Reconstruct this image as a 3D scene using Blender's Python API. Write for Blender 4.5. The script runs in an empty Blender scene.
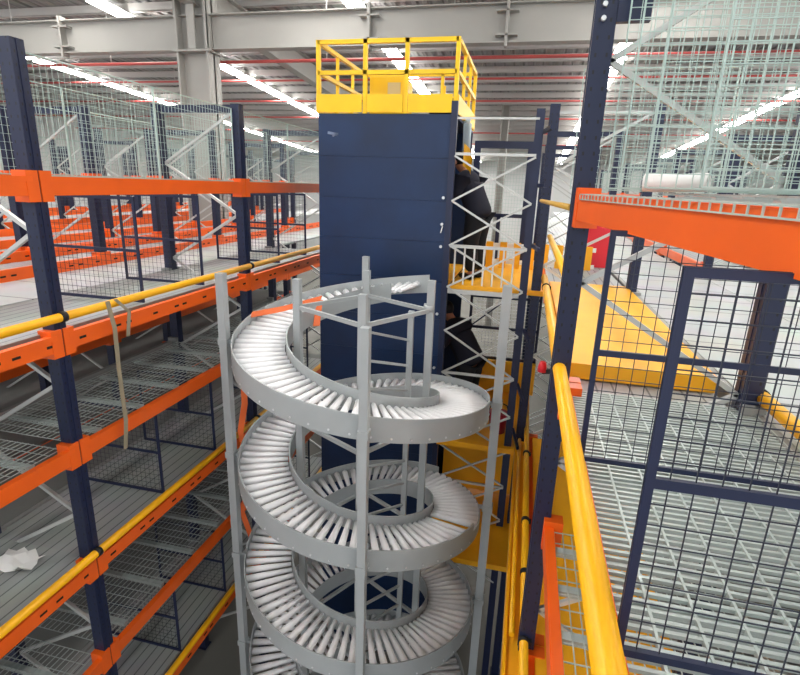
import bpy, bmesh, math, random
from mathutils import Vector, Matrix
random.seed(7)
PI = math.pi
C = bpy.context.scene.collection
SC = bpy.context.scene
Z0 = 6.9            # height of the camera above the warehouse floor

# ---------------------------------------------------------------- materials
def lin(c):
    return tuple(((v/255)/12.92 if v/255 <= .04045 else ((v/255+.055)/1.055)**2.4) for v in c)

def mat(name, rgb, rough=.5, metal=0., noise=0., nscale=6., bump=0., spec=.5):
    m = bpy.data.materials.new(name); m.use_nodes = True
    nt = m.node_tree; b = nt.nodes['Principled BSDF']
    col = lin(rgb) + (1,)
    b.inputs['Base Color'].default_value = col
    b.inputs['Roughness'].default_value = rough
    b.inputs['Metallic'].default_value = metal
    b.inputs['Specular IOR Level'].default_value = spec
    if noise or bump:
        tc = nt.nodes.new('ShaderNodeTexCoord'); n = nt.nodes.new('ShaderNodeTexNoise')
        n.inputs['Scale'].default_value = nscale; n.inputs['Detail'].default_value = 5
        nt.links.new(tc.outputs['Object'], n.inputs['Vector'])
        if noise:
            r = nt.nodes.new('ShaderNodeMapRange')
            r.inputs['From Min'].default_value = .3; r.inputs['From Max'].default_value = .7
            r.inputs['To Min'].default_value = 1-noise; r.inputs['To Max'].default_value = 1+noise
            nt.links.new(n.outputs['Fac'], r.inputs['Value'])
            mx = nt.nodes.new('ShaderNodeVectorMath'); mx.operation = 'SCALE'
            mx.inputs[0].default_value = col[:3]
            nt.links.new(r.outputs['Result'], mx.inputs['Scale'])
            nt.links.new(mx.outputs['Vector'], b.inputs['Base Color'])
        if bump:
            bp = nt.nodes.new('ShaderNodeBump'); bp.inputs['Strength'].default_value = bump
            nt.links.new(n.outputs['Fac'], bp.inputs['Height']); nt.links.new(bp.outputs['Normal'], b.inputs['Normal'])
    return m

def striped(name, rgb, rgb2, axis, period, width, rough=.5, metal=0.):
    """base colour with thin lines across one axis (ribs, seams)"""
    m = mat(name, rgb, rough, metal)
    nt = m.node_tree; b = nt.nodes['Principled BSDF']
    tc = nt.nodes.new('ShaderNodeTexCoord'); sp = nt.nodes.new('ShaderNodeSeparateXYZ')
    nt.links.new(tc.outputs['Object'], sp.inputs[0])
    md = nt.nodes.new('ShaderNodeMath'); md.operation = 'FLOORED_MODULO'; md.inputs[1].default_value = period
    nt.links.new(sp.outputs[axis], md.inputs[0])
    lt = nt.nodes.new('ShaderNodeMath'); lt.operation = 'LESS_THAN'; lt.inputs[1].default_value = width
    nt.links.new(md.outputs[0], lt.inputs[0])
    n = nt.nodes.new('ShaderNodeTexNoise'); n.inputs['Scale'].default_value = 1.7; n.inputs['Detail'].default_value = 6
    nt.links.new(tc.outputs['Object'], n.inputs['Vector'])
    mx = nt.nodes.new('ShaderNodeMix'); mx.data_type = 'RGBA'
    mx.inputs[6].default_value = lin(rgb)+(1,); mx.inputs[7].default_value = lin(rgb2)+(1,)
    nt.links.new(lt.outputs[0], mx.inputs[0])
    m2 = nt.nodes.new('ShaderNodeMix'); m2.data_type = 'RGBA'; m2.blend_type = 'MULTIPLY'; m2.inputs[0].default_value = .35
    nt.links.new(mx.outputs[2], m2.inputs[6]); nt.links.new(n.outputs['Color'], m2.inputs[7])
    nt.links.new(m2.outputs[2], b.inputs['Base Color'])
    return m

def perforated(name, rgb, hole):
    """rack post steel with two rows of punched holes every 5 cm up the post"""
    m = mat(name, rgb, .42)
    nt = m.node_tree; b = nt.nodes['Principled BSDF']
    tc = nt.nodes.new('ShaderNodeTexCoord'); sp = nt.nodes.new('ShaderNodeSeparateXYZ')
    nt.links.new(tc.outputs['Object'], sp.inputs[0])
    def M(op, a, v):
        n = nt.nodes.new('ShaderNodeMath'); n.operation = op
        nt.links.new(a, n.inputs[0])
        if isinstance(v, (int, float)): n.inputs[1].default_value = v
        else: nt.links.new(v, n.inputs[1])
        return n.outputs[0]
    z = M('FLOORED_MODULO', sp.outputs['Z'], .075); zz = M('LESS_THAN', M('ABSOLUTE', M('SUBTRACT', z, .037), 0.), .009)
    def band(ax):
        a = M('ABSOLUTE', sp.outputs[ax], 0.)
        return M('LESS_THAN', M('ABSOLUTE', M('SUBTRACT', a, .026), 0.), .005)
    f = M('MULTIPLY', zz, M('MAXIMUM', band('X'), band('Y')))
    mx = nt.nodes.new('ShaderNodeMix'); mx.data_type = 'RGBA'
    mx.inputs[6].default_value = lin(rgb)+(1,); mx.inputs[7].default_value = lin(hole)+(1,)
    nt.links.new(f, mx.inputs[0]); nt.links.new(mx.outputs[2], b.inputs['Base Color'])
    return m

def emit(name, rgb, s):
    m = bpy.data.materials.new(name); m.use_nodes = True
    b = m.node_tree.nodes['Principled BSDF']
    b.inputs['Base Color'].default_value = (.8,.8,.8,1)
    b.inputs['Emission Color'].default_value = lin(rgb)+(1,)
    b.inputs['Emission Strength'].default_value = s
    return m

NAVY = perforated('navy_post_steel', (24,34,66), (9,12,24))
NAVYP = mat('navy_paint', (24,34,66), .4)
BEAMG = mat('grey_beam', (150,152,150), .5, .2)
DARKW = mat('dark_mesh_wire', (40,46,62), .5)
ORANGE = mat('orange_beam_paint', (246,102,22), .38, noise=.05, nscale=3)
SLOT = mat('dark_slot', (28,20,18), .9)
LEMON = mat('lemon_yellow_paint', (252,204,8), .4, noise=.04, nscale=2.5)
YELLOW = mat('yellow_paint', (255,186,14), .38, noise=.06, nscale=2.5)
YELPL = mat('yellow_plate', (250,178,22), .5, noise=.08, nscale=2)
GALV = mat('galvanised_wire', (186,196,194), .42, .35)
GALVG = mat('galvanised_mesh', (186,206,200), .42, .2)
BRACE = mat('galvanised_brace', (200,202,200), .38, .4)
CONV = mat('conveyor_grey_paint', (168,174,176), .42, .05, noise=.05, nscale=4)
ROLL = mat('roller_plastic', (240,241,244), .36)
BLUE = mat('blue_cabinet_paint', (7,40,80), .45, noise=.22, nscale=2.2)
BLUED = mat('blue_seam', (6,35,72), .5)
DECK = striped('steel_deck_planks', (176,180,180), (112,116,118), 'X', .1, .012, .5, .15)
DECKF = striped('steel_floor_panels', (190,194,194), (110,114,116), 'Y', .62, .02, .45, .1)
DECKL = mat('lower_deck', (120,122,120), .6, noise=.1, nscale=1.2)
STEEL = mat('grey_girder_paint', (168,166,161), .55, noise=.05, nscale=.7)
ROOF = striped('roof_sheet', (160,158,156), (126,124,123), 'X', .33, .06, .5, .1)
PURL = mat('purlin_steel', (205,203,200), .5)
RED = mat('red_pipe', (206,92,88), .5)
REDB = mat('red_box', (222,40,52), .45)
CONC = mat('concrete_floor', (120,118,112), .6, noise=.12, nscale=.6)
WALL = mat('white_wall_sheet', (226,228,228), .7)
LIGHT = emit('led_tube', (255,253,248), 20.)
WHITE = mat('white_plastic', (232,232,230), .4)
BOLT = mat('bolt_zinc', (220,222,224), .3, .5)
BLACK = mat('black_rubber', (22,22,26), .6)
CLOTH = mat('dark_navy_cloth', (26,27,42), .9, bump=.3, nscale=14)
TROU = mat('black_trousers', (20,20,26), .9, bump=.3, nscale=14)
SKIN = mat('skin', (176,120,92), .55)
HAIR = mat('black_hair', (18,15,15), .6)
TAPE = mat('orange_tape', (236,112,52), .5)
TWINE = mat('beige_film', (150,140,118), .5)
GREENP = mat('black_power_box', (40,42,46), .5)

# ---------------------------------------------------------------- mesh builder
class MB:
    def __init__(s): s.v = []; s.f = []; s.mi = []; s.m = 0; s.sm = []
    def quadbox(s, P):
        n = len(s.v); s.v += [tuple(p) for p in P]
        for q in ((0,3,2,1),(4,5,6,7),(0,1,5,4),(1,2,6,5),(2,3,7,6),(3,0,4,7)):
            s.f.append(tuple(n+i for i in q)); s.mi.append(s.m); s.sm.append(False)
        return s
    def box(s, x0, x1, y0, y1, z0, z1):
        return s.quadbox([(x0,y0,z0),(x1,y0,z0),(x1,y1,z0),(x0,y1,z0),(x0,y0,z1),(x1,y0,z1),(x1,y1,z1),(x0,y1,z1)])
    def bar(s, p, q, w, d, up=(0,0,1)):
        p, q = Vector(p), Vector(q); a = (q-p).normalized(); u = Vector(up)
        if abs(a.dot(u)) > .98: u = Vector((0,1,0))
        r = a.cross(u).normalized(); u = r.cross(a).normalized()
        r *= w/2; u *= d/2
        return s.quadbox([p-r-u, p+r-u, q+r-u, q-r-u, p-r+u, p+r+u, q+r+u, q-r+u])
    def tube(s, pts, r, n=10, r2=None, cap=True):
        pts = [Vector(p) for p in pts]; base = len(s.v); K = len(pts)
        for i, p in enumerate(pts):
            a = (pts[min(i+1,K-1)]-pts[max(i-1,0)]).normalized()
            u = Vector((0,0,1)) if abs(a.z) < .95 else Vector((0,1,0))
            e = a.cross(u).normalized(); g = e.cross(a)
            rr = r if r2 is None else r+(r2-r)*i/(K-1)
            for k in range(n):
                t = 2*PI*k/n; s.v.append(tuple(p+e*rr*math.cos(t)+g*rr*math.sin(t)))
        for i in range(K-1):
            for k in range(n):
                s.f.append((base+i*n+k, base+i*n+(k+1)%n, base+(i+1)*n+(k+1)%n, base+(i+1)*n+k)); s.mi.append(s.m); s.sm.append(True)
        if cap:
            s.f.append(tuple(base+k for k in range(n))[::-1]); s.mi.append(s.m); s.sm.append(False)
            s.f.append(tuple(base+(K-1)*n+k for k in range(n))); s.mi.append(s.m); s.sm.append(False)
        return s
    def strip(s, A, B, closed=False):
        """quads between two point rows"""
        n = len(s.v); K = len(A); s.v += [tuple(p) for p in A]+[tuple(p) for p in B]
        for i in range(K-1):
            s.f.append((n+i, n+i+1, n+K+i+1, n+K+i)); s.mi.append(s.m); s.sm.append(True)
        return s
    def mesh(s, name, mats):
        me = bpy.data.meshes.new(name); me.from_pydata(s.v, [], s.f)
        for m in (mats if isinstance(mats, (list, tuple)) else [mats]): me.materials.append(m)
        me.polygons.foreach_set('material_index', s.mi); me.polygons.foreach_set('use_smooth', s.sm)
        me.update(); return me
    def build(s, name, mats, parent=None, loc=(0,0,0)):
        return link(name, s.mesh(name, mats), parent, loc)

def link(name, me, parent=None, loc=(0,0,0)):
    o = bpy.data.objects.new(name, me); C.objects.link(o); o.location = loc
    if parent: o.parent = parent
    return o
def tag(o, label, cat, group=None):
    o['label'] = label; o['category'] = cat; o['kind'] = 'thing'
    if group: o['group'] = group
    return o
def thing(name, label, cat, loc=(0,0,0), group=None):
    o = bpy.data.objects.new(name, None); C.objects.link(o); o.location = loc; o.empty_display_size = .2
    return tag(o, label, cat, group)
def struct(o): o['kind'] = 'structure'; return o
_mc = {}
def cached(key, fn):
    if key not in _mc: _mc[key] = fn()
    return _mc[key]

# ---------------------------------------------------------------- room shell (z is measured from the camera height)
FL = -Z0
RS = .0564
def roofz(y): return 5.35-RS*y
struct(MB().box(-30, 24, -14, 52, FL-.2, FL).build('floor', CONC))
struct(MB().box(-30, 24, 51.8, 52, FL, 6).build('wall_far', WALL))
struct(MB().box(-30.2, -30, -14, 52, FL, 7).build('wall_left', WALL))
struct(MB().box(24, 24.2, -14, 52, FL, 7).build('wall_right', WALL))
b = MB(); x = -30.; prof = []
while x < 24:
    prof += [(x,0),(x+.1,0),(x+.14,.04),(x+.24,.04)]; x += .28
b.strip([(px,-14,roofz(-14)+h) for px,h in prof], [(px,52,roofz(52)+h) for px,h in prof])
b.sm = [False]*len(b.sm)
ceiling = struct(b.build('ceiling', ROOF))
me_p = cached('purlin', lambda: MB().box(-30,24,-.035,.035,-.2,0).box(-30,24,-.035,.1,-.2,-.185).mesh('purlin', PURL))
y = -3.0; k = 0
while y < 51:
    o = link('purlin', me_p, ceiling, (0,y,roofz(y)-.005)); y += 1.32

# girder line across the hall, columns, rafters
GY, GB, GT = 12.2, 2.87, 3.60
t = thing('roof_girder', 'deep grey steel girder spanning the hall above the racks and blue lift', 'girder', (0,GY,GB))
MB().box(-30,24,-.012,.012,.02,GT-GB-.02).build('web', STEEL, t)
MB().box(-30,24,-.15,.15,0,.025).build('bottom_flange', STEEL, t)
MB().box(-30,24,-.15,.15,GT-GB-.025,GT-GB).build('top_flange', STEEL, t)
for gx in (-11.55, -3.68, -.77, 6.2):
    s = MB().box(gx-.03,gx+.03,-.2,.0,-.08,GT-GB+.08)
    for zz in (.12,.56): s.box(gx-.22,gx+.22,-.2,-.012,zz,zz+.03)
    s.build('splice_plate', STEEL, t)
def column(cx, cy, z1, w, label, haunch=True):
    t = thing('steel_column', label, 'column', (cx,cy,FL))
    H = z1-FL
    b = MB().box(-w/2,-w/2+.05,-.25,.25,0,H).box(w/2-.05,w/2,-.25,.25,0,H).box(-w/2,w/2,-.03,.03,0,H)
    b.build('shaft', STEEL, t)
    if haunch:
        MB().box(-w/2-.06,w/2+.06,-.3,.3,GB-FL-.06,GB-FL-.02).build('cap_plate', STEEL, t)
        MB().box(-w/2,-w/2+.06,-.27,-.2,GB-FL,H).box(w/2-.06,w/2,-.27,-.2,GB-FL,H).box(-.1,.1,-.24,-.2,GB-FL,H).build('stiffener', STEEL, t)
    return t
column(-7.9, 12.2, roofz(12.2)-.1, .82, 'thick grey steel column rising among the racks to the girder')
column(-1.45, 27, roofz(27)-.05, .36, 'slim far grey column between the blue lift and the slim navy posts', False)
for rx, lab in ((-7.9, 'grey rafter running back along the roof from the thick column'),):
    t = thing('roof_rafter', lab, 'rafter', (rx,0,0))
    A = [(-.15,-4,roofz(-4)-.9),(-.15,50,roofz(50)-.9)]
    MB().bar((0,-4,roofz(-4)-.55),(0,50,roofz(50)-.55),.03,.62).build('web', STEEL, t)
    MB().bar((0,-4,roofz(-4)-.87),(0,50,roofz(50)-.87),.3,.03).build('bottom_flange', STEEL, t)
    MB().bar((0,-4,roofz(-4)-.24),(0,50,roofz(50)-.24),.3,.03).build('top_flange', STEEL, t)

# strip lights: continuous rows along the roof slope
rows = [(-18.35,'light row glimpsed through the mesh above the spiral-side rack'), (-11.35,'light row running back beside the thick column'),
        (-4.65,'light row seen behind the yellow guardrail on the lift'), (2.25,'light row passing the tall navy post'),
        (9.15,'light row seen through the stacked mesh above the big orange beam')]
for lx, lab in rows:
    t = thing('strip_light', 'white glowing '+lab, 'light', (lx,0,0))
    MB().bar((0,-12,roofz(-12)-.27),(0,50,roofz(50)-.27),.34,.05).build('trunking', PURL, t)
    y = -11.5
    while y < 49:
        zz = roofz(y)-.32
        MB().bar((0,y,zz),(0,y+2.2,zz-2.2*RS),.42,.05).build('tube', LIGHT, t); y += 2.45
    hm = cached('rod', lambda: MB().bar((0,0,0),(0,0,.26),.02,.02).mesh('hanger_rod', PURL)); y = -10
    while y < 48: link('hanger_rod', hm, t, (0,y,roofz(y)-.26)); y += 4.9
# red sprinkler pipes across the hall
for i, y in enumerate((13.6, 16.2, 19.9, 23.4, 27.2, 31.5, 36)):
    lab = ['red sprinkler pipe, first behind the girder', 'red sprinkler pipe, second behind the girder', 'red sprinkler pipe, third behind the girder',
           'red sprinkler pipe, fourth behind the girder', 'red sprinkler pipe level with the slim navy posts', 'red sprinkler pipe, sixth behind the girder',
           'red sprinkler pipe, last and deepest in the hall'][i]
    pz = 2.8 if i == 0 else roofz(y)-.6; hl = roofz(y)-pz
    if i == 0: y = 13.0
    t = thing('sprinkler_pipe', lab, 'pipe', (0,y,pz))
    MB().tube([(-30,0,0),(24,0,0)], .037, 8).build('pipe', RED, t)
    hm = MB().bar((0,0,0),(0,0,hl),.015,.015).mesh('hanger', PURL)
    for hx in range(-29,24,3): link('hanger', hm, t, (hx,0,0))

# ---------------------------------------------------------------- racking
YS = [.3, 2.94, 5.6, 8.25, 10.9, 13.55, 16.2, 18.85, 21.5, 24.15]
BH = .12
def post_mesh(h):
    def f():
        b = MB(); a = .05
        b.box(-a,a,-a,a,0,h)                    # folded steel post
        b.box(-a-.004,a+.004,-.009,.009,0,h)    # raised seam down the face
        b.box(-a-.02,a+.02,-a-.03,a+.03,0,.01)  # foot plate
        return b.mesh('post', NAVY)
    return cached(('post',round(h,2)), f)
def frame(name_label, xf, xr, y, z0, z1, braces='each', tie=False, group=None):
    t = thing('rack_upright', name_label, 'rack upright', (min(xf,xr), y, z0), group)
    w = abs(xf-xr); H = z1-z0
    link('post', post_mesh(H), t, (0,0,0)); link('post', post_mesh(H), t, (w,0,0))
    zs = []; z = H-.08
    while z > .15: zs.append(z); z -= .55
    if braces == 'each':
        for i in range(len(zs)-1):
            a, c = ((.05, w-.05) if i%2 else (w-.05, .05))
            MB().bar((a,.0,zs[i]),(c,.0,zs[i+1]),.028,.028,(0,1,0)).build('diagonal_brace', BRACE, t)
        MB().bar((.05,0,zs[0]),(w-.05,0,zs[0]),.035,.035).build('horizontal_brace', BRACE, t)
    else:
        def f():
            b = MB()
            for i in range(len(zs)-1):
                a, c = ((.05, w-.05) if i%2 else (w-.05, .05)); b.bar((a,0,zs[i]),(c,0,zs[i+1]),.024,.024,(0,1,0))
            return b.mesh('bracing', BRACE)
        link('bracing', cached(('brc',round(w,2),round(H,2)), f), t)
    if tie: MB().box(.05,w-.05,-.03,.03,H-.09,H-.01).build('top_tie', NAVYP, t)
    return t
def beam_mesh(L, slots, m=None):
    def f():
        b = MB()
        b.box(-.025,.025,.05,L-.05,-BH/2,BH/2)
        b.box(-.018,.03,.05,L-.05,BH/2-.03,BH/2+.004)      # stepped top lip
        if slots:
            b.m = 1
            for yy in (.14,.5,.62,.95,1.25,1.37,1.7,2.1,2.24,2.5):
                if yy < L-.1: b.box(-.0275,.0275,yy,yy+.06,-.012,.006)
        return b.mesh('beam', [m or ORANGE, SLOT])
    return cached(('beam',round(L,2),slots,(m or ORANGE).name), f)
def conn_mesh(m=None):
    def f():
        b = MB(); b.box(-.056,.056,-.045,.045,-.1,.1)
        return b.mesh('end_connector', m or ORANGE)
    return cached('conn'+(m or ORANGE).name, f)
def beam(label, x, y0, y1, z, side, slots=False, parts=True, group=None, m=None):
    """orange box beam between two posts; side = -1/+1 picks the face of the post it sits on"""
    t = thing('rack_beam', label, 'rack beam', (x, y0, z), group)
    L = y1-y0
    link('beam', beam_mesh(L, slots, m), t, (side*.035,0,0))
    if parts:
        for yy in (.052,L-.052): link('end_connector', conn_mesh(m), t, (side*.008,yy,.0))
    return t
def grid_mesh(key, w, h, nx, nz, r, m):
    """upright wire grid in the X-Z plane"""
    def f():
        b = MB()
        for i in range(nx+1): x = w*i/nx; b.bar((x,r,0),(x,r,h),r*2,r*2)
        for i in range(nz+1): z = h*i/nz; b.bar((0,-r,z),(w,-r,z),r*2,r*2)
        return b.mesh('wire_mesh', m)
    return cached(('grid',key,round(w,2),round(h,2)), f)
def panel(label, x, y, z, w, h, key='d', wire=DARKW, fr=NAVYP, mid=True, rot=0, group=None, nx=19, nz=18, r=.0011, fw=.026):
    t = thing('mesh_sheet' if fr is GALVG else 'mesh_divider', label, 'mesh screen', (x,y,z), group); t.rotation_euler.z = rot
    def f():
        b = MB(); a = fw
        b.box(0,a,-.007,.007,0,h).box(w-a,w,-.007,.007,0,h).box(0,w,-.0075,.0075,0,a).box(0,w,-.0075,.0075,h-a,h)
        if mid: b.box(0,w,-.0065,.0065,h*.5-.012,h*.5+.012)
        return b.mesh('panel_frame', fr)
    if fr: link('panel_frame', cached(('pf',key,round(w,2),round(h,2)), f), t)
    link('wire_mesh', grid_mesh(key,w,h,nx,nz,r,wire), t)
    return t
def shelf_mesh(w, L):
    """wire decking with flat support bars"""
    def f():
        b = MB(); r = .0026
        n = int(L/.1)
        for i in range(n+1): y = L*i/n; b.bar((0,y,0),(w,y,0),r*2,r*2)
        n = int(w/.05)
        for i in range(n+1): x = w*i/n; b.bar((x,0,r*2),(x,L,r*2),r*2,r*2)
        return b.mesh('wire_deck', GALV)
    return cached(('shelf',round(w,2),round(L,2)), f)
def shelf(label, x, y0, y1, z, w, group=None, nb=5):
    t = thing('wire_shelf', label, 'wire shelf', (x,y0+.06,z), group); L = y1-y0-.12
    link('wire_deck', shelf_mesh(w, L), t)
    sm = cached('sbar%.2f'%w, lambda: MB().box(0,w,-.025,.025,-.035,-.004).mesh('support_bar', GALV))
    for i in range(nb): link('support_bar', sm, t, (0,L*(i+.5)/nb,0))
    return t

LV = [(-.085,'top'), (-1.16,'upper deck'), (-2.04,'middle shelf'), (-3.07,'lower deck'), (-4.0,'lower shelf'), (-5.02,'bottom deck')]
# ---- left rack facing the aisle
XF, XR = -3.2, -4.2
BAY = ['near bay', 'bay alongside the spiral', 'bay by the lift']
FRM = {1:'tall post crossed by the near yellow rail', 2:'post level with the spiral', 3:'post half hidden by the blue lift'}
for i in (1,2,3):
    frame('navy braced frame of the spiral-side rack, %s' % FRM[i], XF, XR, YS[i], FL, .79, 'each' if i < 3 else 'one', True)
for bi in range(3):
    y0, y1 = YS[bi], YS[bi+1]
    for z, nm in LV:
        beam('orange %s beam, aisle face of the spiral-side rack, %s' % (nm, BAY[bi]), XF, y0, y1, z, 1, nm.endswith('deck'))
        beam('%s %s beam, rear face of the spiral-side rack, %s' % ('orange' if nm == 'top' else 'grey', nm, BAY[bi]), XR, y0, y1, z, -1, False, True, None, ORANGE if nm == 'top' else BEAMG)
    for z, nm in LV:
        if nm.endswith('deck'):
            o = MB().box(.03,.97,.0,y1-y0,-.03,0).build('steel_deck', DECK, None, (XR,y0,z+.075))
            tag(o, 'grey ribbed steel deck, %s level of the spiral-side rack, %s' % (nm.split()[0], BAY[bi]), 'deck')
        elif nm != 'top':
            shelf('see-through wire decking, %s of the spiral-side rack, %s' % (nm, BAY[bi]), XR+.05, y0, y1, z+.04, .9)
    for k, dy in enumerate((.93,1.83)):
        w = ['first','second'][k]
        for z, h, nm in ((-1.065,.9,'upper deck'), (-2.98,.88,'lower deck'), (-4.93,.86,'bottom deck')):
            panel('navy mesh divider, %s of the spiral-side rack, %s in %s' % (nm, w, BAY[bi]), XR+.06, y0+dy, z, .94, h)
# tall galvanised mesh above the top beam
for bi in range(1,3):
    for X, nm, n2 in ((XF-.03,'aisle side','f'), (XR+.03,'rear side','r')):
        L = (YS[bi+1]-YS[bi]-.14)/2
        for k in range(2):
            panel('galvanised mesh sheet above top beam, %s, %s, %s' % (nm, ['nearer','further'][k], BAY[bi]),
                  X, YS[bi]+.07+k*L, -.02, L, .76, 'g', GALVG, GALVG, False, PI/2, None, 26, 12, .0013, .008)
# yellow guard tubes along the aisle edge
def tube_rail(label, x, y0, y1, z, ys, r=.034, dx=.0):
    t = thing('guard_rail', label, 'guard rail', (x,y0,z))
    MB().tube([(0,0,0),(0,y1-y0,0)], r, 14).build('rail_tube', YELLOW, t)
    for yy in ys:
        b = MB(); b.tube([(0,yy-y0-.022,0),(0,yy-y0+.022,0)], r+.007, 14); b.bar((0,yy-y0,-.0),(dx,yy-y0,-.0),.04,.03)
        b.build('clamp', BLACK, t)
    return t
for z, nm in ((-.97,'upper deck'), (-2.93,'lower deck'), (-4.89,'bottom deck')):
    tube_rail('yellow tube guard rail along the spiral-side rack at %s level' % nm, XF+.08, .3, 8.2, z, (2.94,5.6), .032, -.05)

# ---- racks further left behind it (back to back pairs)
PAIRS = [('second',-5.2,-6.2,1,5), ('third',-6.4,-7.4,1,5), ('fourth',-8.9,-9.9,2,7), ('fifth',-10.1,-11.1,2,7), ('sixth',-12.4,-13.4,3,8), ('seventh',-13.6,-14.6,4,9)]
ORD = ['first','second','third','fourth','fifth','sixth','seventh','eighth','ninth']
for pi_, (nm, xf, xr, a, c) in enumerate(PAIRS):
    deep = pi_ < 2
    for i in range(a, c+1):
        if nm == 'third' and i == 5: pass
        frame('navy rack frame, %s in the %s row counted from the spiral' % (ORD[i-a], nm), xf, xr, YS[i], FL, .77, 'one', pi_ in (0,2))
    for i in range(a, c):
        for z, lv in (LV[:4] if deep else LV[:2]):
            for X, sd, fc in ((xf,1,'near'), (xr,-1,'rear')):
                if fc == 'rear' and (not deep or lv in ('top',)): continue
                beam('orange %s beam, %s face, %s bay of the %s row counted from the spiral' % (lv, fc, ORD[i-a], nm), X, YS[i], YS[i+1], z+(.13 if lv == 'upper deck' else 0), sd, lv == 'upper deck' and pi_ == 0, True)
    if deep:
        for bi in range(a, c-1):
            for k, dy in enumerate((.93,1.83)):
                panel('navy mesh divider under the upper deck of the %s row, %s bay, %s one' % (nm, ORD[bi-a], ['nearer','further'][k]), xr+.06, YS[bi]+dy, -1.98, .9, .76)
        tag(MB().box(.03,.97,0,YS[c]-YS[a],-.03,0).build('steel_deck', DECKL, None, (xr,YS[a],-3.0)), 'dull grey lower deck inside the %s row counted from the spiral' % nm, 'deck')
    # steel shelf strip on the upper deck of each row
    tag(MB().box(.03,.97,0,YS[c]-YS[a],-.03,0).build('steel_deck', DECK, None, (xr,YS[a],-1.085)), 'grey upper deck filling the %s row counted from the spiral' % nm, 'deck')
    if pi_ < 4:
        for i in range(a, c):
            if (i+pi_) % 2 == 0:
                panel('galvanised mesh sheet above the top beam of the %s row, %s bay' % (nm, ORD[i-a]), xf-.03, YS[i]+.08, -.02, 2.5, .74, 'gl', GALVG, GALVG, False, PI/2, None, 40, 10, .0016, .012)
# walkways between the rows
for xa, xb, nm in ((-5.15,-4.25,'between the aisle rack and the second rack row'), (-8.85,-7.45,'between the third and fourth rack rows'), (-12.35,-11.15,'between the fifth and sixth rack rows'), (-18,-14.65,'beyond the seventh rack row')):
    tag(MB().box(xa,xb,.3,26,-.03,0).build('walkway', DECKF, None, (0,0,-1.09)), 'pale grey steel walkway %s' % nm, 'walkway')
for z, nm in ((-3.0,'lower'), (-4.95,'bottom')):
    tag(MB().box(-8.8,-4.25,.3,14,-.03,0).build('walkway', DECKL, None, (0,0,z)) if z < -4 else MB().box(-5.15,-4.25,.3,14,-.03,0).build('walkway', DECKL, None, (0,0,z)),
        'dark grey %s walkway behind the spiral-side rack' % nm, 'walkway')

# ---- right rack facing the aisle
RF, RR = .27, 1.25
YR = [.3, 3.0, 6.3, 8.95, 11.6, 14.25, 16.9]
RB = ['near bay', 'second bay', 'third bay', 'fourth bay', 'fifth bay']
RFR = {1:'tall post meeting the big orange beam', 2:'slim post close beside the lift mast', 3:'third frame', 4:'fourth frame', 5:'fifth frame'}
for i in (1,2,3,4,5):
    frame('navy frame of the grating-side rack, %s' % RFR[i], RF if i != 2 else .18, RR-.03 if i == 2 else RR, YR[i], FL, 1.25 if i == 1 else .89, 'each' if i < 3 else 'one', i > 2)
t = thing('cross_tie', 'navy plate bolted across the top of the tall post above the big orange beam', 'tie', (RF,3.0,.82))
MB().box(.05,.2,-.06,-.02,-.045,.045).build('plate', NAVYP, t)
b = MB()
for bz in (-.03,.03): b.tube([(-.01,-.075,bz),(-.01,-.05,bz)], .012, 8)
b.build('bolt', BOLT, t)
for bi in range(5):
    y0, y1 = YR[bi], YR[bi+1]
    for z, nm in LV[:4 if bi < 2 else 2]:
        if not (nm == 'top' or nm == 'middle shelf' and bi == 1): beam('orange %s beam, aisle face of the grating-side rack, %s' % (nm, RB[bi]), RF+.075, y0, y1, z, -1, nm.endswith('deck'))
        if nm != 'top': beam('grey %s beam, rear face of the grating-side rack, %s' % (nm, RB[bi]), RR, y0, y1, z, 1, False, True, None, BEAMG)
t = beam('big orange beam crossing in front of the mesh dividers, white wire lip on top', RF+.01, 0, 4.53, -.08, -1)
t.location = (RF+.62, -1.5, -.08); t.rotation_euler.z = math.atan2(.36, 2.70)
# open bar grating deck, near right
def grating(label, x, y0, y1, z, w, group=None):
    t = thing('bar_grating', label, 'grating', (x,y0,z)); L = y1-y0
    b = MB(); n = int(L/.034)
    for i in range(n+1): yy = L*i/n; b.box(0,w,yy-.0062,yy+.0062,-.012,0)
    b.build('bearing_bars', GALV, t)
    b = MB(); n = int(w/.11)
    for i in range(n+1): xx = w*i/n; b.box(xx-.004,xx+.004,0,L,-.016,.004)
    b.build('cross_rods', GALV, t)
    sm = MB().box(0,w,-.03,.03,-.075,-.018).mesh('support_bar', GALV)
    for i in range(4): link('support_bar', sm, t, (0,L*(i+.5)/4,0))
    return t
grating('open galvanised bar grating floor under the navy framed mesh dividers', RF+.04, .36, 2.98, -1.1, .96)
shelf('white wire decking lying level with the top of the big orange beam', RF+.37, .3, 2.96, .0, .62)
t = thing('mesh_lip', 'white wire mesh lip folded over the top edge of the big orange beam', 'mesh lip', (RF+.311,.3,-.012))
t.rotation_euler.z = math.atan2(.36, 2.70)
b = MB(); n = 44
for i in range(n+1): yy = 2.55*i/n; b.bar((0,yy,0),(0,yy,-.024),.0042,.0042); b.bar((0,yy,0),(.06,yy,.002),.0042,.0042)
b.bar((0,0,-.024),(0,2.55,-.024),.0042,.0042); b.bar((0,0,0),(0,2.55,0),.0042,.0042); b.build('wires', GALVG, t)
shelf('galvanised wire shelf with rung-like cross bars below the thick yellow rail', RF+.07, .34, 2.94, -1.99, .9, None, 8)
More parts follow.
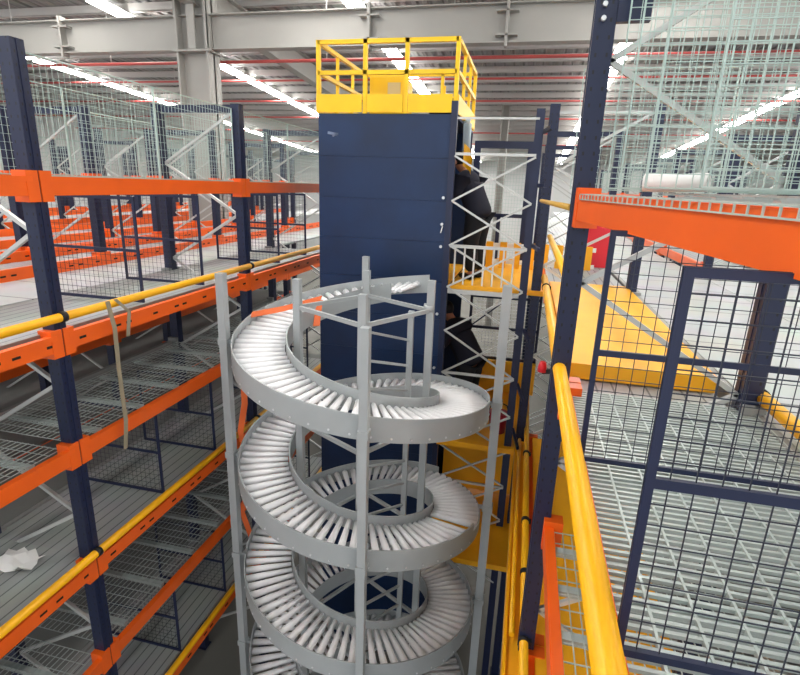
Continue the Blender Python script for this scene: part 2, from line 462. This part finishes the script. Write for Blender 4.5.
# navy framed dividers and stacked galvanised sheets
for k, yy in enumerate((1.1,2.06)):
    panel('navy framed mesh divider under the big orange beam, %s one' % ['nearer and larger','further and smaller'][k], RF+.03, yy, -1.06, .96, .93, 'R', DARKW, NAVYP, True, 0, None, 19, 18, .0013, .02)
for k, (yy, xo) in enumerate(((.8,.3),(1.1,.22),(1.6,.17),(2.06,.12),(2.5,.1),(2.9,.1),(4.7,.05))):
    panel('pale galvanised mesh sheet standing above the big orange beam, %s' % ['at the picture edge','second from the picture edge','third from the picture edge','fourth from the picture edge','fifth from the picture edge','beside the tall post','beyond the tall post'][k],
          RF+xo, yy, .02, 1.1, 1.5 if k<6 else .9, 'T%d'%(k//6), GALVG, GALVG, False, 0, None, 22, 30 if k<6 else 20, .0016, .005)
panel('pale galvanised mesh sheet closing the rear above the big orange beam', RR-.03, .3, 0.02, 2.6, 1.5, 'TB', GALVG, GALVG, False, PI/2, None, 52, 30, .0018, .006)
tube_rail('thick yellow tube guard rail at the aisle edge beside the bar grating', RF-.01, .3, 6.3, -.97, (3.0,5.6), .037, .05)
tube_rail('yellow tube guard rail at lower deck level under the grating-side rack', RF-.02, 2.2, 8.2, -2.9, (2.94,3.6,4.3,5.6), .03, .05)
tube_rail('yellow hand rail tube above the large yellow floor plate', RF, 3.06, 6.3, -.5, (3.1,), .028, .05)
t = tag(MB().tube([(.226,3.06,-.084),(.12,5.6,-.10)], .018, 10).build('tan_tube', mat('tan_tube',(214,166,70),.5), None), 'thin tan tube from the tall post towards the slim posts at eye level', 'tube')
tube_rail('yellow tube rail lying at the back edge of the bar grating', RR+.06, .5, 3.1, -1.02, (3.0,), .035, -.05)

# ---- right: floor and racks beyond
tag(MB().box(1.3,2.45,.3,30,-.03,0).build('walkway', DECKF, None, (0,0,-1.09)), 'pale grey steel walkway behind the bar grating', 'walkway')
tag(MB().box(2.46,5.35,.3,8.2,-.03,0).build('walkway', DECKF, None, (0,0,-1.09)), 'pale grey steel floor in front of the row behind the grating-side rack', 'walkway')
tag(MB().box(6.45,14,.3,30,-.03,0).build('walkway', DECKF, None, (0,0,-1.09)), 'pale grey steel floor beyond the row behind the grating-side rack', 'walkway')
tag(MB().box(.32,1.2,5.65,24,-.03,0).build('steel_deck', DECK, None, (0,0,-1.085)), 'grey steel deck of the grating-side rack behind the yellow platform', 'deck')
tag(MB().box(.32,1.2,2.98,5.65,-.03,0).build('steel_deck', DECK, None, (0,0,-1.14)), 'grey steel deck under the big yellow floor plate', 'deck')
for nm, xf, xr, a, c in (('row behind the grating-side rack',2.55,3.5,3,8), ('last row behind the grating-side rack',5.4,6.4,3,9)):
    for i in range(a, c+1):
        frame('navy rack frame, %s in the %s' % (ORD[i-a], nm), xf, xr, YS[i], FL, .8, 'one', True)
    for i in range(a, c):
        beam('orange floor-level beam of the %s, %s bay' % (nm, ORD[i-a]), xf, YS[i], YS[i+1], -1.0, -1, False, True)
        if i > a+1: beam('orange top beam of the %s, %s bay' % (nm, ORD[i-a]), xf, YS[i], YS[i+1], -.085, -1, False, True)
        if i > a: panel('galvanised mesh sheet above the %s, %s bay' % (nm, ORD[i-a]), xf, YS[i]+.08, -.02, 2.5, .76, 'gl', GALVG, GALVG, False, PI/2, None, 40, 10, .0016, .012)
    tag(MB().box(xf+.04,xr-.04,YS[a],YS[c],-.03,0).build('steel_deck', DECK, None, (0,0,-1.085)), 'grey deck inside the %s' % nm, 'deck')
# lower decks on the right
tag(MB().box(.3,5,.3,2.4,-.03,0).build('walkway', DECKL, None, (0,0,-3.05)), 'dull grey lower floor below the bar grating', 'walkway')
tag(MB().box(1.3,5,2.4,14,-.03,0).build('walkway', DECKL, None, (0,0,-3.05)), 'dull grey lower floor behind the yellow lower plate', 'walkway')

# ---------------------------------------------------------------- yellow platforms joined to the lift
def platform(name, label, x0, x1, y0, y1, z, th, m=YELPL, lip=0.):
    t = thing(name, label, 'platform', (x0,y0,z))
    MB().box(0,x1-x0,0,y1-y0,-th,0).build('plate', m, t)
    b = MB().box(0,x1-x0,-.02,0,-th-.02,.0); b.build('front_fascia', m, t)
    if lip: MB().box(0,.015,0,y1-y0,0,lip).build('toe_board', m, t)
    return t
platform('yellow_platform', 'large yellow floor plate seen through the mesh dividers', .33, 1.19, 3.3, 6.4, -1.03, .08, YELPL)
platform('yellow_platform', 'yellow lower floor plate seen below the thick yellow guard rail', .33, 1.25, 1.1, 6.2, -2.98, .06)
platform('lift_landing', 'yellow upper landing between the blue lift and the slim navy posts', -.83, .3, 6.26, 9.1, -1.13, .04)
platform('lift_landing', 'yellow lower landing beside the blue lift behind the spiral', -.86, .3, 6.1, 8.1, -3.12, .05)
platform('lift_landing', 'yellow bottom landing beside the blue lift, seen through the spiral', -.86, .3, 5.4, 8.1, -4.3, .05)
for z, nm in ((-1.2,'upper'), (-3.2,'lower')):
    t = tag(MB().box(-.85,.05,-.02,.02,-.025,.025).build('landing_edge_bar', BRACE, None, (0,6.2,z)), 'white edge bar along the front of the %s landing' % nm, 'edge bar')
t = thing('yellow_slat_barrier', 'yellow slatted barrier at the back of the upper landing', 'barrier', (-.75,7.95,-1.13))
for i in range(9): MB().box(i*.2,i*.2+.1,-.015,.015,0,.38).build('slat', YELPL, t)
MB().box(-.02,1.75,.016,.04,.3,.36).box(-.02,1.75,.016,.04,.06,.12).build('rail', WHITE, t)
t = thing('landing_rail', 'low white railing along the front edge of the upper landing', 'railing', (-.84,6.3,-1.13))
MB().box(0,.92,-.015,.015,.44,.475).build('top_rail', WHITE, t)
for i in range(8): MB().box(.03+i*.115,.05+i*.115,-.008,.008,0,.45).build('baluster', WHITE, t)
t = thing('yellow_kick_board', 'yellow kick board closing the back of the lower landing', 'kick board', (-.5,8.0,-3.12))
MB().box(0,.85,-.01,.01,0,.5).build('sheet', YELPL, t); MB().box(0,.85,-.03,.03,.48,.52).build('top_rail', YELLOW, t)
t = thing('yellow_edge_girder', 'tall yellow box girder along the aisle edge at lower deck level', 'girder', (.21,2.4,-3.1))
MB().box(-.07,.07,0,3.7,-.1,.1).build('box_section', YELPL, t)
MB().box(-.09,-.07,0,3.7,-.1,.14).build('toe_board', YELLOW, t)
MB().tube([(-.04,.6,.17),(-.04,3.6,.17)],.02,8).build('hand_tube', YELLOW, t)
t = thing('yellow_skirt', 'yellow sheet wall below the lower landing behind the spiral', 'panel', (-.86,6.9,-4.25))
MB().box(0,1.15,-.015,.015,0,1.05).build('sheet', YELPL, t); MB().box(.55,.6,-.035,-.015,0,1.05).build('stiffener', YELPL, t)

# ---------------------------------------------------------------- blue vertical lift
CX0, CX1, CY0, CY1, CT = -2.5, -.875, 6.2, 8.05, .78
lift = thing('vertical_lift', 'tall dark blue sheet metal goods lift cabinet behind the spiral conveyor', 'lift', (0,0,FL))
def zz(z): return z-FL
b = MB().box(CX0,CX1-.03,CY0+.03,CY0+.05,0,zz(CT)).box(CX0,CX0+.02,CY0+.03,CY1,0,zz(CT)).box(CX0,CX1,CY1-.02,CY1,0,zz(CT)).box(CX0,CX1,CY0+.03,CY1,zz(CT)-.03,zz(CT))
b.box(CX1-.02,CX1,CY0+.05,CY1,0,zz(-4.4)); b.build('cabinet_shell', BLUED, lift)
z = CT; k = 0
while z > -6.5:
    h = .47
    MB().box(CX0+.004,CX1-.055,CY0+.012,CY0+.03,zz(z-h)+.0015,zz(z)-.0015).build('front_sheet', BLUE, lift); z -= h; k += 1
MB().box(-1.4,-1.38,CY0+.05,CY1-.02,zz(-4.4),zz(CT)-.04).build('side_sheet', BLUE, lift)
for lz in (-1.13,-3.12): MB().box(-1.38,CX1,CY0+.06,CY1-.02,zz(lz)-.04,zz(lz)).build('sill_plate', YELPL, lift)
cp = MB().box(CX1-.05,CX1+.02,CY0-.02,CY0+.05,0,zz(CT)+.13).build('corner_post', NAVYP, lift)
for bz in (-.12,-.42,-.68,-1.5,-2.2):
    MB().tube([(CX1-.09,CY0+.012,zz(bz)),(CX1-.09,CY0-.004,zz(bz))], .018, 8).build('bolt', BOLT, cp)
MB().bar((CX1-.1,CY0+.004,zz(-.52)),(CX1-.08,CY0+.004,zz(-.44)),.012,.01).build('cable_tie', WHITE, lift)
# scuff where the paint is rubbed off
MB().bar((CX0+.12,CY0+.0095,zz(.57)),(CX0+.24,CY0+.0095,zz(.55)),.004,.03).bar((CX0+.18,CY0+.0095,zz(.53)),(CX0+.25,CY0+.0095,zz(.56)),.004,.018).build('paint_scuff', mat('rubbed_paint',(120,135,165),.6), lift)
# yellow guard rail basket on the lift roof
gr = thing('roof_guard_rail', 'yellow guardrail basket with kick plates on top of the blue lift', 'guardrail', (0,0,CT))
G = 1.545-CT; x0, x1, ya, yb = -2.49, -.89, 6.22, 8.05
def rb(name, *segs, w=.045):
    b = MB()
    for p, q in segs: b.bar(p, q, w, w)
    return b.build(name, LEMON, gr)
for py in (ya,yb):
    for px in ((x0,-1.93,-1.45,x1) if py == ya else (x0,-1.35,x1)): rb('post', ((px,py,0),(px,py,G)))
for py in (6.85,7.45):
    for px in (x0,x1): rb('post', ((px,py,0),(px,py,G)), w=.035)
for zc, nm in ((G-.022,'top_rail'), (G*.56,'mid_rail')):
    rb(nm, ((x0,ya,zc),(x1,ya,zc))); rb(nm, ((x0,yb,zc),(x1,yb,zc))); rb(nm, ((x0,ya,zc),(x0,yb,zc))); rb(nm, ((x1,ya,zc),(x1,yb,zc)))
for a, c in ((x0,-1.96),(-1.9,-1.48),(-1.42,x1-.03)): MB().box(a,c,ya-.035,ya-.022,.01,.2).build('kick_plate', LEMON, gr)
MB().box(x1+.022,x1+.035,ya,yb,.01,.2).build('kick_plate', LEMON, gr); MB().box(x0-.035,x0-.022,ya,yb,.01,.2).build('kick_plate', LEMON, gr)
MB().box(-1.35,-1.3,yb-.01,yb+.01,.2,.6).build('kick_plate', LEMON, gr)
t = thing('motor_housing', 'yellow box housing with a worn white patch behind the lift guardrail', 'housing', (-1.72,6.55,CT))
MB().box(-.22,.2,-.12,.3,0,.42).build('box', LEMON, t)
MB().box(.0,.15,-.126,-.118,.2,.36).build('label_patch', mat('worn_patch',(225,205,150),.6), t)
MB().box(.02,.08,-.128,-.118,.07,.12).build('slot', BLACK, t)
t = thing('drive_motor', 'dark motor behind the yellow housing on the lift roof', 'motor', (-1.15,7.2,CT))
MB().tube([(-.2,0,.2),(.2,0,.2)], .11, 16).build('body', BLACK, t); MB().box(-.16,.16,-.12,.12,0,.1).build('foot', BLACK, t); MB().tube([(.2,0,.2),(.26,0,.2)],.07,12).build('fan_cover', NAVYP, t)
tag(MB().tube([(-.82,6.9,.2),(-.82,6.9,.75),(-.84,6.95,.8)], .05, 10).build('pale_duct', mat('pale_blue_film',(196,214,226),.4), None), 'pale blue plastic wrapped pipe at the top corner of the blue lift', 'pipe')
t = thing('hazard_flag', 'small orange and yellow sheet hanging beside the lift top', 'sheet', (-.78,6.75,.1))
MB().strip([(-.05,0,.42),(.02,.02,.36),(.06,-.01,.24)],[(-.05,.0,.16),(.03,.02,.1),(.05,0,.06)]).build('cloth', YELLOW, t)

# lift mast: twin posts and crossed lattice to the right of the cabinet
MX0, MX1 = -.845, .03
t = thing('lift_mast', 'galvanised cross braced mast between the blue lift and the slim navy posts', 'mast', (0,6.2,FL))
MB().box(MX1-.04,MX1+.05,-.05,.05,0,zz(.83)).build('post', NAVYP, t)
nodes = [.34,-.15,-.65,-1.14,-1.68,-2.22,-2.72,-3.2,-3.7,-4.2,-4.7,-5.2]
for i in range(len(nodes)-1):
    MB().bar((MX0-.01,-.045,zz(nodes[i])),(MX1,-.045,zz(nodes[i+1])),.021,.021).build('diagonal_brace', BRACE, t)
    MB().bar((MX1,-.07,zz(nodes[i])),(MX0-.01,-.07,zz(nodes[i+1])),.021,.021).build('diagonal_brace', BRACE, t)
for z in (.73,.36,-.66,-2.22,-3.72): MB().bar((MX0,-.05,zz(z)),(MX1,-.05,zz(z)),.022,.022 if z > .5 else .03).build('horizontal_brace', BRACE, t)
for z in (.6,.05,-.6,-1.6,-2.3,-2.9): MB().bar((.08,.0,zz(z)),(.15,-.5,zz(z)),.03,.04).build('rung', NAVYP, t)
t = thing('service_portal', 'navy framed portal with grey mesh behind the upper landing', 'portal', (-.93,9.0,-1.13))
MB().box(0,.1,-.04,.04,0,1.84).box(.84,.94,-.04,.04,0,1.84).build('post', NAVYP, t); MB().box(0,.94,-.041,.041,1.75,1.86).build('lintel', NAVYP, t)
MB().box(.1,.84,-.02,.02,.68,.74).build('mid_bar', NAVYP, t); MB().box(.44,.5,-.02,.02,.0,.7).build('mid_bar', NAVYP, t)
link('wire_mesh', grid_mesh('door',.74,1.7,16,30,.002,GALVG), t, (.1,0,0))
t = thing('mesh_gate', 'dark mesh gate under the upper landing seen through the mast lattice', 'gate', (-.75,8.2,-3.1))
b = MB()
for gz in (0,.45,.95,1.45,1.9): b.box(0,1.1,-.02,.02,gz,gz+.04)
for gx in (0,.53,1.06): b.box(gx,gx+.04,-.02,.02,0,1.9)
b.bar((0,0,.95),(1.08,0,1.9),.02,.02); b.build('gate_frame', NAVYP, t); link('wire_mesh', grid_mesh('gate',1.1,1.9,20,34,.002,GALV), t)
tag(MB().box(-.18,.18,-.15,.15,0,.75).box(-.12,.12,-.16,-.15,.45,.62).build('red_cabinet', REDB, None, (1.03,8.45,-1.08)), 'red box standing on the floor behind the yellow platform', 'box')
t = thing('red_bucket', 'dark red bucket on the lower landing behind the spiral', 'bucket', (-.12,6.55,-3.12))
MB().tube([(0,0,0),(0,0,.28)], .1, 16, .13).build('body', mat('dark_red',(170,30,50),.5), t); MB().tube([(-.13,0,.28),(-.1,0,.38),(0,0,.42),(.1,0,.38),(.13,0,.28)], .008, 6).build('handle', BLACK, t)
t = thing('red_lamp', 'red round warning lamp on the orange beam beyond the thick yellow rail', 'lamp', (.2,3.55,-1.2))
MB().bar((0,0,.0),(.13,0,.02),.03,.03).build('bracket', BLACK, t); MB().tube([(0,0,0),(0,0,.05),(0,0,.07)], .032, 14, .02).build('lens', REDB, t)
tag(MB().tube([(.45,2.4,.045),(.55,2.36,.045),(.66,2.3,.05)], .035, 12).build('white_tube', WHITE, None), 'white plastic tube lying on the wire decking above the big orange beam', 'tube')

# ---------------------------------------------------------------- spiral roller conveyor
AX, AY = -1.369, 4.514
RO, RI, PITCH, ZS = 1.2, .735, 1.154, -.992
TH0, TH1 = -.33, 2*PI*4.55
sp = thing('spiral_conveyor', 'grey spiral roller conveyor winding down in the aisle in front of the blue lift', 'conveyor', (AX,AY,FL))
def hz(th): return ZS-PITCH*th/(2*PI)-FL
def hp(th, r, dz=0.): return (-r*math.sin(th), r*math.cos(th), hz(th)+dz)
def helix_band(name, r, th0, th1, z0, z1, thick):
    n = max(8, int((th1-th0)/.06)); T = [th0+(th1-th0)*i/n for i in range(n+1)]
    b = MB()
    a0 = [hp(t,r,z0) for t in T]; a1 = [hp(t,r,z1) for t in T]; c0 = [hp(t,r+thick,z0) for t in T]; c1 = [hp(t,r+thick,z1) for t in T]
    b.strip(a0,a1); b.strip(c1,c0)
    b.strip(a1,c1); b.strip(c0,a0)
    # rolled lip
    for i in (0,n): b.f.append((len(b.v),len(b.v)+1,len(b.v)+2,len(b.v)+3)); b.v += [a0[i],a1[i],c1[i],c0[i]]; b.mi.append(0); b.sm.append(False)
    return b.build(name, CONV, sp)
G0, G1 = 2*PI+math.radians(256), 2*PI+math.radians(328)
helix_band('outer_side_rail', RO-.012, TH0, G0, -.2, 0, .012)
helix_band('outer_side_rail', RO-.012, G1, TH1, -.2, 0, .012)
helix_band('outer_side_rail_low', RO-.012, G0, G1, -.2, -.085, .012)
helix_band('inner_side_rail', RI-.02, TH0+.25, TH1, -.19, .0, .012)
ms_roll = MB().tube([(0,RI+.0,0),(0,RO-.016,0)], .021, 12, .036).mesh('roller', ROLL)
STEP = math.radians(5.0); show = []; rest = []
th = TH0+.12
while th < TH1-.1:
    if not (2*PI+math.radians(255) < th < 2*PI+math.radians(262)):
        d = math.degrees(th) % 360; k = int(th//(2*PI))
        (show if (k < 3 and th > 0 and 62 < d < 227) else rest).append(th)
    th += STEP
slope = PITCH/(2*PI)
def roller_mat(th): return Matrix.Translation(hp(th,0,-.098)) @ Matrix.Rotation(th,4,'Z') 
show = show[:100]
for th in show:
    o = link('roller', ms_roll, sp); o.matrix_local = Matrix.Translation((0,0,hz(th)-.098)) @ Matrix.Rotation(th,4,'Z')
b = MB()
for th in rest: b.tube([hp(th,RI,-.098),hp(th,RO-.016,-.098)], .021, 8, .036)
o = b.build('remaining_rollers', ROLL, sp); o['kind'] = 'stuff'
b = MB()   # rivets along the outer rail
th = .6
while th < 2*PI*3:
    if not (G0-.05 < th < G1+.05): b.tube([hp(th,RO,-.165),hp(th,RO+.006,-.165)], .009, 6)
    th += math.radians(7.5)
o = b.build('rivets', BOLT, sp); o['kind'] = 'stuff'
# posts inside and outside, ties, ladder
def pt(a, r): t = math.radians(a); return (-r*math.sin(t), r*math.cos(t))
OUT = [(197,1.29,-.93,.066), (107,1.29,-.8,.075), (17,1.29,-.79,.07), (283,1.29,-.84,.085)]
for a, r, zt, w in OUT:
    px, py = pt(a, r); op = MB().box(-w/2,w/2,-w/2,w/2,0,zt-FL).build('outer_post', CONV, sp, (px,py,0))
    bz = []
    th = math.radians(a)
    while th < TH1:
        if th > TH0: bz.append(th)
        th += 2*PI
    if a == 17: bz = bz
    for th in bz:
        p = hp(th, RO, -.1); p = (p[0]-px,p[1]-py,p[2]); q = (0,0,p[2]); b = MB().bar(p,q,.04,.03)
        b.box(-w*.62,w*.62,-w*.62,w*.62,p[2]-.03,p[2]+.03); b.build('bracket', CONV, op)
INN = {'front':(195,.62,-.84), 'left':(106,.62,-.84), 'back':(16,.6,-.84), 'right':(284,.6,-.82)}
IP = {k: pt(a,r) for k,(a,r,zt) in INN.items()}
for k,(a,r,zt) in INN.items():
    MB().box(-.033,.033,-.033,.033,0,zt-FL).build('inner_post', CONV, sp, (*IP[k],0))
ring = ['front','left','back','right']
for n in range(5):
    z = -1.1-n*PITCH-FL
    for i in range(4):
        p, q = IP[ring[i]], IP[ring[(i+1)%4]]
        MB().bar((*p,z),(*q,z),.03,.035).build('tie_bar', CONV, sp)
lp = (.42,.06)
MB().box(-.025,.025,-.025,.025,0,-1.1-FL).build('ladder_post', CONV, sp, (*lp,0))
for n in range(14):
    z = -1.14-n*.25
    MB().bar((*IP['front'],z-FL),(*lp,z-.24-FL),.022,.022).build('rung', CONV, sp)
MB().tube([(.03+IP['right'][0]-.0,IP['right'][1],-1.08-FL),(.0+IP['right'][0]-.06,IP['right'][1],-1.08-FL)], .045, 12).build('joint_sleeve', CONV, sp)
# tape tied across the conveyor and trailing down
def ribbon(name, label, cat, pts, w, m, wdir=(0,0,1)):
    W = Vector(wdir)*w/2
    b = MB(); P = [Vector(p) for p in pts]
    b.strip([p-W for p in P],[p+W for p in P]); b.strip([p+W+Vector((.002,.002,0)) for p in P],[p-W+Vector((.002,.002,0)) for p in P])
    o = b.build(name, m); tag(o,label,cat); return o
def wp(th, r, dz): p = hp(th,r,dz); return (p[0]+AX, p[1]+AY, p[2]+FL)
p0 = wp(math.radians(88),1.19,-.0); p1 = wp(math.radians(55),.74,.03)
ribbon('barrier_tape','orange barrier tape stretched across the top turn of the spiral rollers','tape',[p0,tuple((Vector(p0)*.55+Vector(p1)*.45)+Vector((0,0,-.015))),p1], .07, TAPE, (.15,.5,.8))
q0 = wp(math.radians(58),.71,.03)
ribbon('barrier_tape','orange tape end hanging down the inner rail of the top turn','tape',[q0,(q0[0]+.0,q0[1]-.05,q0[2]-.12),(q0[0]+.01,q0[1]-.12,q0[2]-.24)], .07, TAPE, (.9,.2,.1))
s0 = wp(math.radians(100),1.25,-.12)
ribbon('barrier_tape','long orange tape dangling between the spiral and the spiral-side rack','tape',[(s0[0],s0[1]+.12,s0[2]-.1+(-.32*i)) if i%3 else (s0[0]-.03-.012*i,s0[1]+.12,s0[2]-.1+(-.32*i)) for i in range(9)], .06, TAPE, (1,.2,0))
# film tied on the left yellow rail
ribbon('film_strip','beige plastic film tied to a yellow rail and trailing over the orange beams','plastic film',[(-3.08,3.32,-.93),(-3.07,3.35,-1.15),(-3.06,3.33,-1.5),(-3.08,3.36,-1.95),(-3.09,3.33,-2.2)], .035, TWINE, (.2,1,0))
ribbon('film_strip','short beige film loop knotted on the upper yellow rail beside the long strip','plastic film',[(-3.08,3.4,-.93),(-3.05,3.5,-1.05),(-3.06,3.47,-1.25)], .03, TWINE, (.2,1,0))
ribbon('film_strip','beige string tangle hanging from the lowest yellow rail','plastic film',[(-3.08,5.0,-4.85),(-3.02,5.1,-5.0),(-3.05,5.2,-5.15),(-3.0,5.05,-5.25)], .02, TWINE, (.2,1,0))
b = MB(); n = 7
P = [[(i*.06+random.uniform(-.02,.02), j*.05+random.uniform(-.02,.02), random.uniform(.005,.07)) for i in range(n)] for j in range(5)]
for j in range(4): b.strip(P[j],P[j+1])
tag(b.build('crumpled_sheet', WHITE, None, (-3.85,2.62,-2.99)), 'crumpled white plastic sheet lying on the lower deck of the spiral-side rack', 'sheet')

# ---------------------------------------------------------------- people
def skinned(name, V, E, Rr, m, parent, sub=2):
    me = bpy.data.meshes.new(name); me.from_pydata(V, E, []); o = bpy.data.objects.new(name, me); C.objects.link(o)
    md = o.modifiers.new('s','SKIN'); md.use_smooth_shade = True
    for i, r in enumerate(Rr): me.skin_vertices[0].data[i].radius = r if isinstance(r, tuple) else (r,r)
    me.skin_vertices[0].data[0].use_root = True
    s = o.modifiers.new('u','SUBSURF'); s.levels = s.render_levels = sub
    dg = bpy.context.evaluated_depsgraph_get(); m2 = bpy.data.meshes.new_from_object(o.evaluated_get(dg))
    bpy.data.objects.remove(o); m2.materials.clear(); m2.materials.append(m)
    for p in m2.polygons: p.use_smooth = True
    m2.name = name
    return link(name, m2, parent)
def ball(name, c, r, m, parent, sc=(1,1,1), cut=None):
    bm = bmesh.new(); bmesh.ops.create_uvsphere(bm, u_segments=20, v_segments=14, radius=r)
    for v in bm.verts:
        v.co = Vector((v.co.x*sc[0], v.co.y*sc[1], v.co.z*sc[2]))
    if cut: bmesh.ops.delete(bm, geom=[v for v in bm.verts if cut(v.co)], context='VERTS')
    me = bpy.data.meshes.new(name); bm.to_mesh(me); bm.free(); me.materials.append(m)
    for p in me.polygons: p.use_smooth = True
    return link(name, me, parent, c)
def person(label, loc, rz, lean, arm, sc=1.):
    """faces local +X; lean = forward pitch of the trunk"""
    t = thing('person', label, 'person', loc); t.rotation_euler.z = rz; t.scale = (sc,)*3
    s, c = math.sin(lean), math.cos(lean)
    def up(h, f=0., y=0.): return (s*h+f*c, y, .93+c*h-f*s)      # point on the leaning trunk
    V = [(0,0,.93), up(.2), up(.4), up(.52), up(.6,.02), up(.7,.05), up(.8,.06)]
    R_ = [(.11,.09),(.1,.08),(.12,.09),(.1,.07),.052,.085,.08]
    E = [(0,1),(1,2),(2,3),(3,4),(4,5),(5,6)]
    def add(par, pts, rs):
        for p, r in zip(pts, rs): V.append(p); R_.append(r); E.append((par,len(V)-1)); par = len(V)-1
        return par
    hands = []
    for y in (-1,1):
        add(0, [(.0,y*.1,.86),(.04,y*.11,.48),(-.02,y*.12,.09),(.1,y*.13,.04)], [.07,.05,.04,.035])
        sh = up(.46,0,y*.19); el = (sh[0]+arm[0]*.5, y*.25, sh[2]-.26); ha = (sh[0]+arm[0], y*.2, sh[2]+arm[1])
        i = add(3, [sh, el, ha], [.055,.042,.03])
        palm = (ha[0]+.05,ha[1],ha[2]-.01); i = add(i, [palm], [(.034,.02)])
        for fy, L in ((-.03,.07),(-.01,.085),(.01,.08),(.03,.062)):
            add(i, [(palm[0]+.035,palm[1]+fy,palm[2]-.005),(palm[0]+.035+L*.6,palm[1]+fy*1.1,palm[2]-.02),(palm[0]+.035+L*.9,palm[1]+fy*1.1,palm[2]-.05)], [.009,.008,.007])
        add(i, [(palm[0]+.02,palm[1]-y*.04,palm[2]+.01),(palm[0]+.055,palm[1]-y*.055,palm[2])], [.01,.008])
    skinned('body', V, E, R_, SKIN, t)
    # clothing as slightly larger shells
    V = [up(-.12), up(.05), up(.22), up(.4), up(.52), up(.63,.02)]; R_ = [(.23,.2),(.22,.19),(.21,.18),(.25,.2),(.17,.13),.09]; E = [(0,1),(1,2),(2,3),(3,4),(4,5)]
    for y in (-1,1):
        sh = up(.46,0,y*.2); el = (sh[0]+arm[0]*.5, y*.25, sh[2]-.26)
        n = len(V); V += [sh, el]; R_ += [.11,.08]; E += [(4,n),(n,n+1)]
    skinned('shirt', V, E, R_, CLOTH, t)
    V = [(0,0,.97)]; R_ = [(.165,.15)]; E = []
    for y in (-1,1):
        n = len(V); V += [(.0,y*.1,.84),(.04,y*.11,.48),(-.02,y*.12,.1)]; R_ += [.15,.115,.1]; E += [(0,n),(n,n+1),(n+1,n+2)]
    skinned('trousers', V, E, R_, TROU, t)
    for y in (-1,1): ball('shoe', (.05,y*.125,.045), .09, BLACK, t, (1.5,.55,.55))
    hc = up(.76,.06)
    ball('hair', (hc[0]-.012,0,hc[2]+.035), .112, HAIR, t, (1.05,.88,1.0), lambda v: v.x > .055 and v.z < .05)
    for y in (-1,1):
        ball('ear', (hc[0],y*.092,hc[2]-.01), .026, SKIN, t, (.8,.4,1.2)); ball('eye', (hc[0]+.086,y*.034,hc[2]+.0), .012, BLACK, t)
    ball('nose', (hc[0]+.1,0,hc[2]-.03), .02, SKIN, t, (1,.7,1.3)); ball('mouth', (hc[0]+.086,0,hc[2]-.07), .02, mat('lips',(150,85,75),.6), t, (.5,1.2,.4))
    return t
person('person in black clothes standing on the upper landing at the side of the blue lift', (-.6,6.8,-1.13), PI-.4, .42, (.2,-.2), .9)
person('person in dark navy shirt leaning towards the blue lift behind the spiral', (-.56,6.75,-3.12), PI-.45, .58, (.2,-.3), .98)

# ---------------------------------------------------------------- camera, light, view
RX = [(0.9720246258912764, 0.09620551425488016, -0.21427231666241545), (0.2324711133471079, -0.26376530168229556, 0.9361543927620078), (0.033545612531007664, -0.9597772474149414, -0.278751371699796)]
cam = bpy.data.cameras.new('camera'); co = bpy.data.objects.new('camera', cam); C.objects.link(co); SC.camera = co
cam.sensor_fit = 'HORIZONTAL'; cam.sensor_width = 36; cam.lens = 523.5/800*36; cam.clip_start = .02; cam.clip_end = 300
r = Vector([RX[i][0] for i in range(3)]); d = Vector([RX[i][1] for i in range(3)]); f = Vector([RX[i][2] for i in range(3)])
M = Matrix.Identity(4)
for i in range(3): M[i][0] = r[i]; M[i][1] = -d[i]; M[i][2] = -f[i]
co.matrix_world = M
w = bpy.data.worlds.new('world'); SC.world = w; w.use_nodes = True
w.node_tree.nodes['Background'].inputs[0].default_value = (.93,.96,1,1); w.node_tree.nodes['Background'].inputs[1].default_value = 1.0
for o in list(SC.objects):
    if o.parent is None: o.location.z += Z0
SC.view_settings.view_transform = 'Standard'; SC.view_settings.look = 'None'; SC.view_settings.gamma = 1; SC.view_settings.exposure = .42
SC.view_settings.use_curve_mapping = False
SC.cycles.use_denoising = True
SC.cycles.max_bounces = 8
